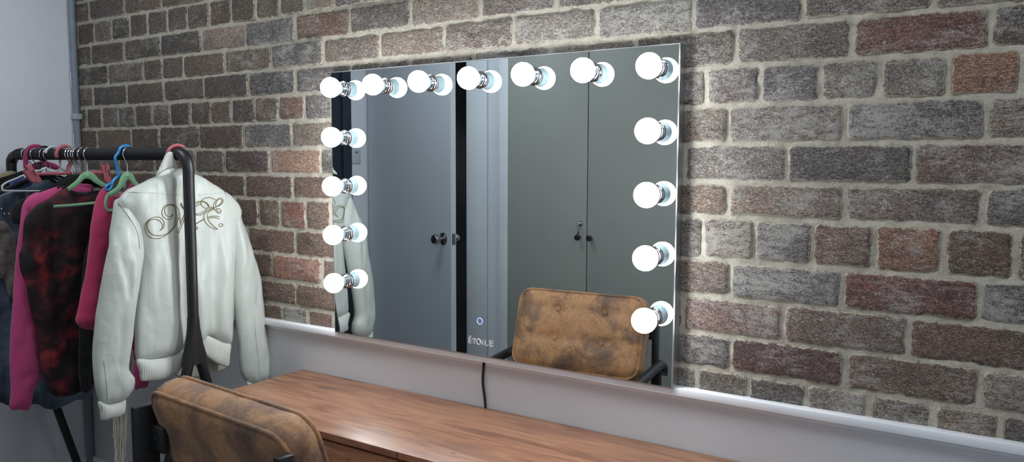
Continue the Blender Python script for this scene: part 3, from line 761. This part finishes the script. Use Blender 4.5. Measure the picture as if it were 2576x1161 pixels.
# white tubular hangers
t = hanger('tubular_hanger', -1.105, 'white tubular hanger hanging in front of the denim jacket', [('frame', [(72, 448), (60, 441), (40, 449), (18, 458), (7, 466), (6, 476), (14, 479.5), (60, 480), (100, 480), (140, 480), (150, 474)], .0034, 'whitep', False, None)],
           T(P3([(72, 448), (79, 440), (81, 430), (79, 415), (74, 405)], -1.105), .0022, seg=8, n=4), 'chrome')
xw = -1.075
t = thing('tubular_hanger', (xw, RY, RZ-.06), 'white plastic hanger with white hook behind the pink clip hanger', 'hanger')
link('frame', T(P3([(120, 428), (132, 432), (145, 429), (152, 424), (160, 427), (172, 432), (182, 438)], xw), .0040, seg=10, n=5), M['whitep'], t)
link('hook', T([(xw, RY+.020, RZ-.030), (xw, RY+.0265, RZ-.004), (xw, RY+.019, RZ+.0185), (xw, RY, RZ+.0262), (xw, RY-.019, RZ+.0185), (xw, RY-.0262, RZ+.004)], .0042, seg=10, n=5), M['whitep'], t)
hanger('tubular_hanger', -1.10, 'white tubular hanger with chrome hook between the magenta hanger and the white hook', [('frame', [(62, 446), (78, 437), (92, 431), (108, 426), (115, 422), (122, 427), (134, 434), (146, 441)], .0040, 'whitep', False, None)], hook(-1.10, .0020, drop=.002), 'chrome')
link('neck', T(P3([(152, 425), (151.5, 412), (151, 402)], xw), .0030, seg=10, n=3), M['whitep'], t)
# extra wire hooks between (black velvet hangers)
for i, (u_, lbl) in enumerate(((64, 'wire hanger hook just left of the magenta padded hook'), (86, 'wire hanger hook just right of the magenta padded hook'), (109, 'wire hanger hook by the white plastic hook'))):
    xq = float(on(u_+6, 388, 1, RY)[0])
    t = thing('wire_hanger', (xq, RY, RZ-.06), lbl, 'hanger')
    link('hook', hook(xq, .0019, drop=.02), M['chrome'], t)
    link('arm', T([(xq, RY-.17, RZ-.14), (xq, RY-.06, RZ-.085), (xq, RY, RZ-.070), (xq, RY+.06, RZ-.085), (xq, RY+.17, RZ-.14)], .005, seg=8, n=4), M['velvet'], t)
# cluster of velvet hangers with chrome hooks
proto = None
for i, u_ in enumerate((171, 178, 185, 190.5, 203)):
    xq = float(on(u_+9, 388, 1, RY)[0])
    if proto is None:
        t = thing('velvet_hanger', (xq, RY, RZ-.06), 'black velvet hanger with chrome hook in the tight cluster on the rail', 'hanger', 'black velvet hangers in the cluster')
        hk_ = link('hook', hook(xq, .0021, drop=.028), M['chrome'], t)
        ar_ = link('arm', T([(xq, RY-.075, RZ-.118), (xq, RY-.055, RZ-.104), (xq, RY-.03, RZ-.088), (xq, RY, RZ-.076), (xq, RY+.03, RZ-.088), (xq, RY+.055, RZ-.104), (xq, RY+.075, RZ-.118)], .0, seg=10, n=4, flat=(.004, .009, (1, 0, 0))), M['velvet'], t)
        proto = (t, hk_, ar_, xq)
    else:
        r_ = proto[0].copy(); COL.objects.link(r_); r_.location.x = xq
        for c_ in proto[1:3]:
            n_ = c_.copy(); COL.objects.link(n_); n_.parent = r_; n_.matrix_parent_inverse = Matrix.Translation(-Vector(proto[0].location))
# pink clip hanger
xc = -1.000
t = thing('clip_hanger', (xc, RY, RZ-.07), 'dusty pink clip hanger with a clip at each end of its bar', 'hanger')
link('bar', T(P3([(84, 437), (120, 437), (200, 435), (262, 433.5)], xc), .0, seg=10, flat=(.004, .0055, (1, 0, 0))), M['pinkp'], t)
link('hook', T(P3([(172, 435)], xc) + [(xc, RY+.010, RZ-.045), (xc, RY+.024, RZ-.022), (xc, RY+.0285, RZ), (xc, RY+.020, RZ+.020), (xc, RY, RZ+.0282), (xc, RY-.020, RZ+.020), (xc, RY-.0282, RZ), (xc, RY-.026, RZ-.010)], .0066, seg=12, n=5), M['pinkp'], t)
for px_ in ([(66, 417), (78, 413), (106, 452), (102, 460), (94, 460)], [(60, 430), (74, 428), (92, 452), (88, 461), (78, 455)], [(268, 413), (275, 412), (281, 455), (268, 462)], [(255, 415), (262, 413), (272, 455), (266, 458)]):
    bm = bmesh.new(); a = P3(px_, xc+.006); b = P3(px_, xc-.008 if px_[0][0] in (66, 268) else xc-.016)
    va = [bm.verts.new(q) for q in a]; vb = [bm.verts.new((xc-.010, q[1], q[2])) for q in a]; n_ = len(a)
    bm.faces.new(va); bm.faces.new(vb[::-1])
    for k in range(n_): bm.faces.new((va[k], va[(k+1) % n_], vb[(k+1) % n_], vb[k]))
    bmesh.ops.recalc_face_normals(bm, faces=bm.faces); bmesh.ops.bevel(bm, geom=list(bm.edges), offset=.0015, segments=2, affect='EDGES')
    link('clip', bm, M['pinkp'], t)

bm = bmesh.new()
tube(bm, P3([(82, 428), (86, 436), (90, 441)], xc+.0065), .0016, seg=8); link('clip_slot', bm, M['black'], t); bm = bmesh.new(); tube(bm, P3([(273.5, 427), (275, 438), (276, 443)], xc+.0065), .0016, seg=8)
link('clip_slot', bm, M['black'], t)
bm = bmesh.new(); q = P3([(168, 436), (176, 432)], xc); tube(bm, q, .009, seg=10); link('bar_block', bm, M['pinkp'], t)

# ---------------------------------------------------------------- garments
tag(cloth('black_blouse', [(188, 436), (205, 434), (225, 440), (262, 458), (275, 470), (262, 560), (235, 580), (110, 560), (64, 540), (58, 556), (48, 564), (34, 562), (26, 548), (27, 530), (38, 512), (66, 494), (100, 480), (140, 462), (160, 448)], -.970, .014, M['blacktop'], fold=.006),
    'black top with rounded shoulder showing behind the pink sweater', 'garment')
ps = thing('pink_sweater', (-.945, -.42, ZO-.1), 'rose pink sweater with long sleeve, half hidden by the floral blouse', 'sweater')
cloth('body', [(185, 448), (178, 456), (165, 462), (140, 470), (100, 484), (75, 495), (66, 520), (80, 560), (100, 700), (110, 900), (150, 960), (215, 950), (235, 800), (255, 600), (262, 500), (232, 468), (210, 463)], -.915, .020, M['pink'], ps, fold=.008)
cloth('sleeve', [(100, 484), (78, 490), (62, 506), (54, 530), (46, 590), (40, 650), (34, 740), (28, 850), (26, 920), (28, 980), (25, 1026), (50, 1030), (72, 1030), (80, 1000), (86, 975), (104, 950), (104, 930), (99, 870), (95, 800), (92, 740), (84, 660), (78, 580), (92, 530), (110, 510)], -.930, .024, M['pink'], ps, fold=.006, ff=(14, 3))
cloth('neckline', [(186, 474), (182, 464), (200, 462), (222, 462), (236, 468), (220, 476), (200, 478)], -.907, .006, M['pink'], ps, R=.02, fold=.002)
fb = thing('floral_blouse', (-.875, -.40, ZO-.1), 'dark sheer blouse with red floral pattern on a green hanger', 'blouse')
cloth('body', [(168, 472), (150, 480), (125, 500), (100, 512), (80, 528), (62, 545), (57, 570), (55, 620), (47, 640), (50, 680), (64, 720), (72, 770), (86, 810), (96, 850), (102, 910), (118, 960), (132, 993), (172, 995), (202, 984), (229, 977), (240, 900), (262, 760), (275, 600), (268, 500), (250, 474), (236, 480), (205, 484), (182, 480)], -.870, .018, M['floral'], fb, fold=.010, ff=(12, 2.5))
cloth('collar_band', [(178, 478), (200, 483), (232, 480), (246, 476), (248, 483), (230, 490), (200, 493), (180, 489)], -.845, .005, M['blacktop'], fb, R=.02, fold=.002)
lc = on(246, 476, 0, -.833)
lab = link('size_label', B((-.835, lc[1]-.020, lc[2]-.008), (-.8325, lc[1]+.034, lc[2]+.009), .0005), M['label'], fb)
cu = bpy.data.curves.new('txt', 'FONT'); cu.body = 'ZARA'; cu.size = .010; cu.extrude = .0003; cu.space_character = .85
to = bpy.data.objects.new('txt', cu); COL.objects.link(to); bpy.context.view_layer.update()
me = bpy.data.meshes.new_from_object(to); bpy.data.objects.remove(to)
me.transform(Matrix.Translation((-.8318, lc[1]-.016, lc[2]-.003)) @ Matrix.Rotation(math.radians(90), 4, 'Z') @ Matrix.Rotation(math.radians(90), 4, 'X'))
link('label_lettering', me, M['labeltext'], lab, False)
# dark hem pieces under the blouse
tag(cloth('black_skirt', [(225, 600), (262, 560), (300, 700), (310, 860), (240, 880), (228, 976), (205, 984), (196, 900), (205, 700)], -.815, .012, M['blacktop'], fold=.006), 'black garment hanging between the floral blouse and the raspberry sweater', 'garment')
# green hanger in blouse
def green(x, label, top, low, nk):
    t = thing('velvet_hanger', (x, RY, RZ-.06), label, 'hanger')
    link('arm', T(P3(top, x), [.9]+[1.]*2+[1.25]+[1.5]*(len(top)-7)+[1.25, 1.0, .95], seg=12, n=5, flat=(.0035, .0080, (1, 0, 0))), M['green'], t)
    link('bar', T(P3(low, x), 0, seg=12, n=3, flat=(.0030, .0048, (1, 0, 0))), M['green'], t)
    link('neck', T(P3([(nk[0], nk[1]+6), (nk[0], nk[1]-2), (nk[0], nk[1]-6)], x), [.008, .0055, .003], seg=10, n=3), M['green'], t)
    p = on(nk[0], nk[1]-4, 0, x)
    pts = [tuple(p), (x, p[1], p[2]+.018), (x, (p[1]+RY)/2-.006, RZ-.031), (x, RY-.017, RZ-.017), (x, RY-.0228, RZ), (x, RY-.016, RZ+.0165), (x, RY, RZ+.0228), (x, RY+.016, RZ+.0165), (x, RY+.0228, RZ-.002)]
    link('hook', T(pts, .0019, seg=8, n=5), M['chrome'], t)
    return t
green(-.840, 'mint green velvet hanger holding the floral blouse', [(171, 476), (184, 467), (197, 456), (208, 444), (220, 440), (232, 444), (242, 453), (253, 461), (265, 467)], [(136, 519), (165, 517), (200, 514), (238, 510)], (220, 437))
# raspberry sweater
rs = thing('raspberry_sweater', (-.645, -.30, ZO-.1), 'raspberry pink fleece sweater on a green hanger behind the white jacket', 'sweater')
cloth('body', [(258, 470), (272, 482), (292, 498), (320, 492), (345, 462), (372, 470), (410, 520), (400, 700), (385, 860), (374, 965), (352, 975), (338, 972), (336, 880), (300, 870), (270, 860), (262, 800), (252, 700), (250, 600), (246, 520)], -.665, .020, M['pink2'], rs, fold=.010)
cloth('sleeve', [(262, 470), (248, 490), (238, 520), (228, 570), (224, 620), (216, 680), (206, 730), (196, 780), (190, 805), (200, 822), (230, 829), (250, 822), (262, 780), (268, 700), (278, 620), (286, 540), (282, 492)], -.643, .026, M['pink2'], rs, fold=.006)
cloth('neckband', [(322, 470), (330, 462), (342, 458), (338, 470), (325, 484), (312, 494), (296, 500), (276, 494), (296, 490), (312, 482)], -.635, .007, M['pink'], rs, R=.02, fold=.002)
cloth('rib_hem', [(340, 905), (360, 905), (372, 925), (371, 968), (356, 974), (338, 972)], -.635, .014, M['pink'], rs, R=.02, fold=.004)
green(-.610, 'mint green velvet hanger holding the raspberry sweater', [(273, 490), (285, 483), (297, 474), (306, 461), (312, 448), (321, 441), (331, 446), (337, 457), (346, 466)], [(272, 488), (266, 505), (267, 522), (274, 529), (290, 527), (310, 524)], (321, 437))
# blue hanger
xh = -.630
t = thing('plastic_hanger', (xh, RY, RZ-.06), 'bright blue plastic hanger between the two green hangers', 'hanger')
q = P3([(299, 441), (297, 428), (293, 412), (290, 396)], xh)
link('hook', T(q + [(xh, RY-.0245, RZ+.004), (xh, RY-.017, RZ+.020), (xh, RY, RZ+.0265), (xh, RY+.014, RZ+.0225)], .0048, seg=12, n=5), M['blue'], t)
link('arm', T(P3([(266, 469), (267, 476), (274, 477), (280, 470), (282, 460), (288, 451), (299, 443), (306, 444), (316, 448)], xh), .0044, seg=12, n=5), M['blue'], t)
link('notch', T(P3([(266, 470), (272, 464), (279, 461)], xh), .0036, seg=10, n=4), M['blue'], t)
# fringed shawl
sh = thing('fringed_shawl', (-.45, -.45, ZO-.15), 'cream fringed shawl hanging behind the white jacket sleeve', 'shawl')
cloth('shawl_edge', [(338, 680), (352, 690), (346, 760), (336, 820), (330, 880), (322, 930), (300, 930), (300, 850), (318, 780), (328, 720)], -.505, .006, M['fringe'], sh, R=.02, fold=.006, wr=.006, wf=60)
bm = bmesh.new(); rnd = random.Random(3)
for i in range(170):
    u0 = rnd.uniform(292, 330); u1 = 287+(u0-292)*1.05+rnd.uniform(-4, 3); x_ = -.495+rnd.uniform(-.015, .012)
    v1 = rnd.uniform(1080, 1175) if u0 < 318 else rnd.uniform(1000, 1090)
    if u0 > 322: v1 = rnd.uniform(960, 1000)
    v0 = 880; n_ = 5; px_ = [(u0+(u1-u0)*k/n_+rnd.uniform(-1.645, 1.6), v0+(v1-v0)*k/n_) for k in range(n_+1)]
    tube(bm, P3(px_, x_), .0011, seg=5, n=3)
f_ = link('fringe', bm, M['fringe'], sh); f_['kind'] = 'stuff'
# ---------------------------------------------------------------- white jacket
wj = thing('white_jacket', (-.33, -.30, ZO), 'ivory satin bomber jacket with gold script embroidery hung at the near end of the rack', 'jacket')
XJ = -.378
cy0 = on(450, 600, 0, XJ)[1]
def crease(y, z):   # deep fold down the middle of the back, right half turned away
    d = (y-cy0-.012)
    c = -.030*math.exp(-(d/.022)**2)
    r = .018*math.exp(-((y-cy0-.105)/.02)**2)*min(1, max(0, (ZO+.45-z)/.3))
    return c*min(1, max(0, (ZO+.50-z)/.08)) - r
cloth('body', [(420, 434), (445, 424), (460, 421), (466, 430), (500, 440), (530, 458), (562, 478), (586, 498), (606, 528), (600, 570), (592, 640), (588, 720), (586, 800), (580, 864), (560, 862), (530, 848), (514, 848), (498, 862), (470, 872), (450, 888), (420, 898), (380, 904), (343, 906), (339, 860), (340, 800), (346, 720), (352, 650), (348, 610), (334, 568), (312, 536), (296, 514), (306, 492), (325, 474), (345, 464), (380, 448)],
      XJ, .030, M['jacket'], wj, fold=.010, ff=(15, 2.2), step=.009, xfn=crease, wr=.002, wf=22, smooth=2)
cloth('hem_band', [(343, 903), (352, 935), (354, 955), (366, 958), (400, 955), (430, 946), (452, 932), (462, 912), (471, 876), (450, 888), (420, 897), (380, 903)], XJ+.012, .016, M['rib'], wj, R=.03, fold=.004, label='ribbed ivory hem band')
cloth('hem_band', [(514, 846), (530, 846), (560, 860), (580, 862), (578, 890), (575, 922), (562, 920), (540, 911), (520, 896), (512, 884)], XJ+.008, .012, M['rib'], wj, R=.03, fold=.003, label='ribbed ivory hem band')
cloth('placket', [(497, 858), (512, 850), (515, 880), (513, 902), (507, 898), (500, 878)], XJ+.014, .008, M['rib'], wj, R=.02, fold=.002)
cloth('lining', [(440, 930), (470, 890), (520, 880), (560, 905), (577, 922), (540, 936), (500, 946), (470, 950), (448, 948)], XJ-.05, .006, M['lining'], wj, R=.02, fold=.004, label='shaded cream lining')
cloth('sleeve', [(318, 500), (303, 503), (296, 520), (288, 550), (272, 610), (258, 670), (246, 740), (236, 800), (230, 860), (229, 910), (232, 960), (240, 990), (250, 1012), (275, 1018), (300, 1006), (318, 990), (328, 972), (327, 945), (314, 925), (316, 895), (322, 850), (328, 805), (338, 745), (346, 700), (352, 655), (354, 618), (350, 575), (336, 535)],
      XJ+.004, .034, M['jacket'], wj, fold=.011, xfn=lambda y, z: -.026+.038*min(1, max(0, (ZO+.47-z)/.22)), ff=(17, 3), step=.009, wr=.0022, wf=26, smooth=2, seed=2)
cloth('cuff', [(248, 1008), (253, 1035), (257, 1057), (275, 1053), (298, 1048), (312, 1036), (315, 1010), (310, 996), (290, 1008), (268, 1014)], XJ+.018, .018, M['rib'], wj, R=.02, fold=.002)
cloth('sleeve', [(584, 520), (598, 512), (608, 530), (614, 556), (624, 600), (638, 665), (652, 740), (664, 810), (673, 880), (675, 925), (670, 950), (655, 958), (640, 962), (622, 962), (606, 940), (600, 915), (596, 870), (590, 810), (584, 740), (582, 670), (580, 600), (578, 550)],
      XJ+.002, .031, M['jacket'], wj, fold=.012, xfn=lambda y, z: -.028+.036*min(1, max(0, (ZO+.47-z)/.24)), ff=(17, 3), step=.009, wr=.0022, wf=26, smooth=2, seed=6)
cloth('cuff', [(622, 958), (640, 962), (668, 948), (667, 957), (655, 968), (640, 974), (624, 972)], XJ+.010, .014, M['rib'], wj, R=.02, fold=.002)
cloth('collar', [(424, 382), (433, 382), (437, 396), (444, 408), (447, 418), (444, 424), (430, 424), (412, 428), (398, 440), (390, 446), (396, 430), (408, 404), (416, 388)], XJ+.022, .010, M['rib'], wj, R=.02, fold=.004, label='ribbed ivory collar')
cloth('collar_loop', [(400, 438), (414, 428), (438, 422), (440, 432), (420, 438), (396, 446)], XJ+.034, .007, M['rib'], wj, R=.02, fold=.002)
# pink hook carrying the jacket
xk = -.372
t = thing('coat_hanger', (xk, RY, RZ-.02), 'pink hanger hook holding up the white jacket collar', 'hanger')
link('hook', T([(xk, RY-.006, RZ-.045), (xk, RY-.024, RZ-.022), (xk+.002, RY-.0265, RZ+.004), (xk+.008, RY-.016, RZ+.020), (xk+.016, RY, RZ+.026), (xk+.024, RY+.016, RZ+.020)], .0048, seg=12, n=5), M['pinkp'], t)
link('arm', T([(XJ, RY-.13, RZ-.16), (XJ, RY-.05, RZ-.115), (XJ, RY-.006, RZ-.09), (XJ, RY+.05, RZ-.115), (XJ, RY+.13, RZ-.16)], .005, seg=8, n=4), M['pinkp'], t)
# embroidery: threads laid on the satin
bmE = bmesh.new()
from mathutils.bvhtree import BVHTree
dg = [o for o in wj.children if o.name.startswith('body') or o.name.startswith('sleeve')]
trees = []
for o in dg:
    b_ = bmesh.new(); b_.from_mesh(o.data); trees.append(BVHTree.FromBMesh(b_)); b_.free()
def lay_px(px, r=.0011, n=6, closed=False):
    pts = [(330+a/6.452, 460+b/6.452) for a, b in px]
    P_ = smooth_path([(a, b, 0) for a, b in pts], n, closed); out = []
    C = Vector(CAM)
    for q in P_:
        d = Vector(ray(q.x, q.y)).normalized(); best = None
        for tr in trees:
            h_ = tr.ray_cast(C, d)
            if h_[0] is not None and (best is None or h_[3] < best): best = h_[3]
        if best is None: best = (Vector([float(c) for c in on(q.x, q.y, 0, XJ+.03)])-C).length
        out.append(C+d*(best-.0012))
    tube(bmE, out, r, seg=6, closed=closed)
E1 = [[(465, 775), (505, 715), (490, 640), (430, 595), (350, 590), (285, 625), (262, 690), (285, 770), (350, 835), (430, 852), (540, 840), (630, 780), (690, 700), (720, 600), (728, 500), (715, 400), (680, 365), (620, 355), (560, 390), (545, 450), (565, 515), (610, 545), (650, 535), (675, 495)],
      [(465, 775), (525, 720), (535, 640), (490, 570), (410, 550), (320, 575), (255, 640), (228, 720), (250, 810), (310, 875), (400, 900), (500, 885), (600, 820), (680, 750), (740, 650), (770, 560), (775, 480)],
      [(675, 495), (660, 560), (600, 588), (540, 565), (505, 510), (505, 440), (550, 370), (630, 345), (700, 355), (755, 410), (785, 480), (800, 600), (800, 690)],
      [(800, 690), (785, 620), (772, 490)], [(755, 805), (790, 700), (840, 570), (880, 480)], [(775, 808), (820, 700), (860, 600), (885, 550)], [(755, 805), (775, 808)],
      [(800, 330), (825, 390), (870, 438)], [(812, 322), (840, 380), (880, 420)],
      [(1050, 310), (1110, 295), (1180, 295), (1240, 330), (1265, 380), (1230, 408), (1170, 390), (1135, 340), (1150, 280), (1210, 240), (1290, 238), (1370, 270)],
      [(1050, 345), (1110, 312), (1180, 308), (1240, 350), (1245, 385)], [(1050, 380), (1100, 350), (1140, 335)],
      [(1050, 500), (1120, 490), (1190, 450), (1240, 405), (1300, 390), (1350, 400)], [(1050, 515), (1130, 518), (1200, 470), (1250, 425), (1330, 405)],
      [(1350, 400), (1390, 385), (1450, 355), (1492, 300), (1480, 250), (1430, 245), (1375, 285), (1340, 350), (1350, 410), (1390, 470), (1435, 490), (1460, 460), (1440, 420), (1390, 412)],
      [(1380, 390), (1375, 340), (1395, 290), (1435, 262), (1470, 275), (1462, 320), (1400, 375)], [(1385, 410), (1400, 450), (1440, 470)],
      [(1345, 410), (1270, 440), (1200, 490), (1180, 560), (1210, 640), (1280, 710), (1380, 750), (1405, 745)], [(1345, 425), (1275, 460), (1238, 500), (1240, 570), (1280, 640), (1340, 700), (1400, 735)],
      [(1240, 555), (1300, 540), (1380, 535), (1440, 550)], [(1245, 580), (1300, 560), (1370, 560), (1430, 585)],
      [(1055, 670), (1110, 630), (1180, 590), (1195, 575)], [(1060, 655), (1130, 610), (1185, 580)]]
for e_ in E1: lay_px(e_)
lay_px([(1458+30*math.cos(k*math.pi/5), 682+26*math.sin(k*math.pi/5)) for k in range(10)], closed=True)
lay_px([(1062+14*math.cos(k*math.pi/5), 730+24*math.sin(k*math.pi/5)) for k in range(10)], closed=True)
link('embroidery', bmE, M['gold'], wj)
for sm in ([(300, 508), (318, 535), (336, 562), (348, 592), (352, 625)], [(262, 905), (266, 940), (270, 975), (272, 1008)], [(608, 536), (598, 556), (590, 585), (586, 640), (586, 720)],
           [(640, 800), (646, 860), (652, 910), (654, 950)], [(318, 482), (380, 484), (440, 488), (466, 490)], [(500, 490), (540, 486), (572, 484)]):
    bmE = bmesh.new(); lay_px([((a-330)*6.452, (b-460)*6.452) for a, b in sm], .0010); link('seam', bmE, M['rib'], wj)

# ================================================================ camera, world, view
cam = bpy.data.cameras.new('camera'); co = bpy.data.objects.new('camera', cam); COL.objects.link(co)
cam.sensor_fit = 'HORIZONTAL'; cam.sensor_width = 36; cam.lens = FPX/2576*36; cam.clip_start = .02
m = Matrix(((CR[0], CU[0], -_f[0], CAM[0]), (CR[1], CU[1], -_f[1], CAM[1]), (CR[2], CU[2], -_f[2], CAM[2]), (0, 0, 0, 1)))
co.matrix_world = m
sc = bpy.context.scene; sc.camera = co
w = bpy.data.worlds.new('world'); sc.world = w; w.use_nodes = True
w.node_tree.nodes['Background'].inputs[0].default_value = (.05, .06, .07, 1); w.node_tree.nodes['Background'].inputs[1].default_value = .3
sc.view_settings.view_transform = 'Standard'; sc.view_settings.look = 'None'; sc.view_settings.gamma = 1; sc.view_settings.use_curve_mapping = False
sc.view_settings.exposure = -.1
sc.cycles.sample_clamp_indirect = 4.; sc.cycles.use_denoising = True; sc.cycles.max_bounces = 7; sc.cycles.diffuse_bounces = 4; sc.cycles.adaptive_threshold = .04
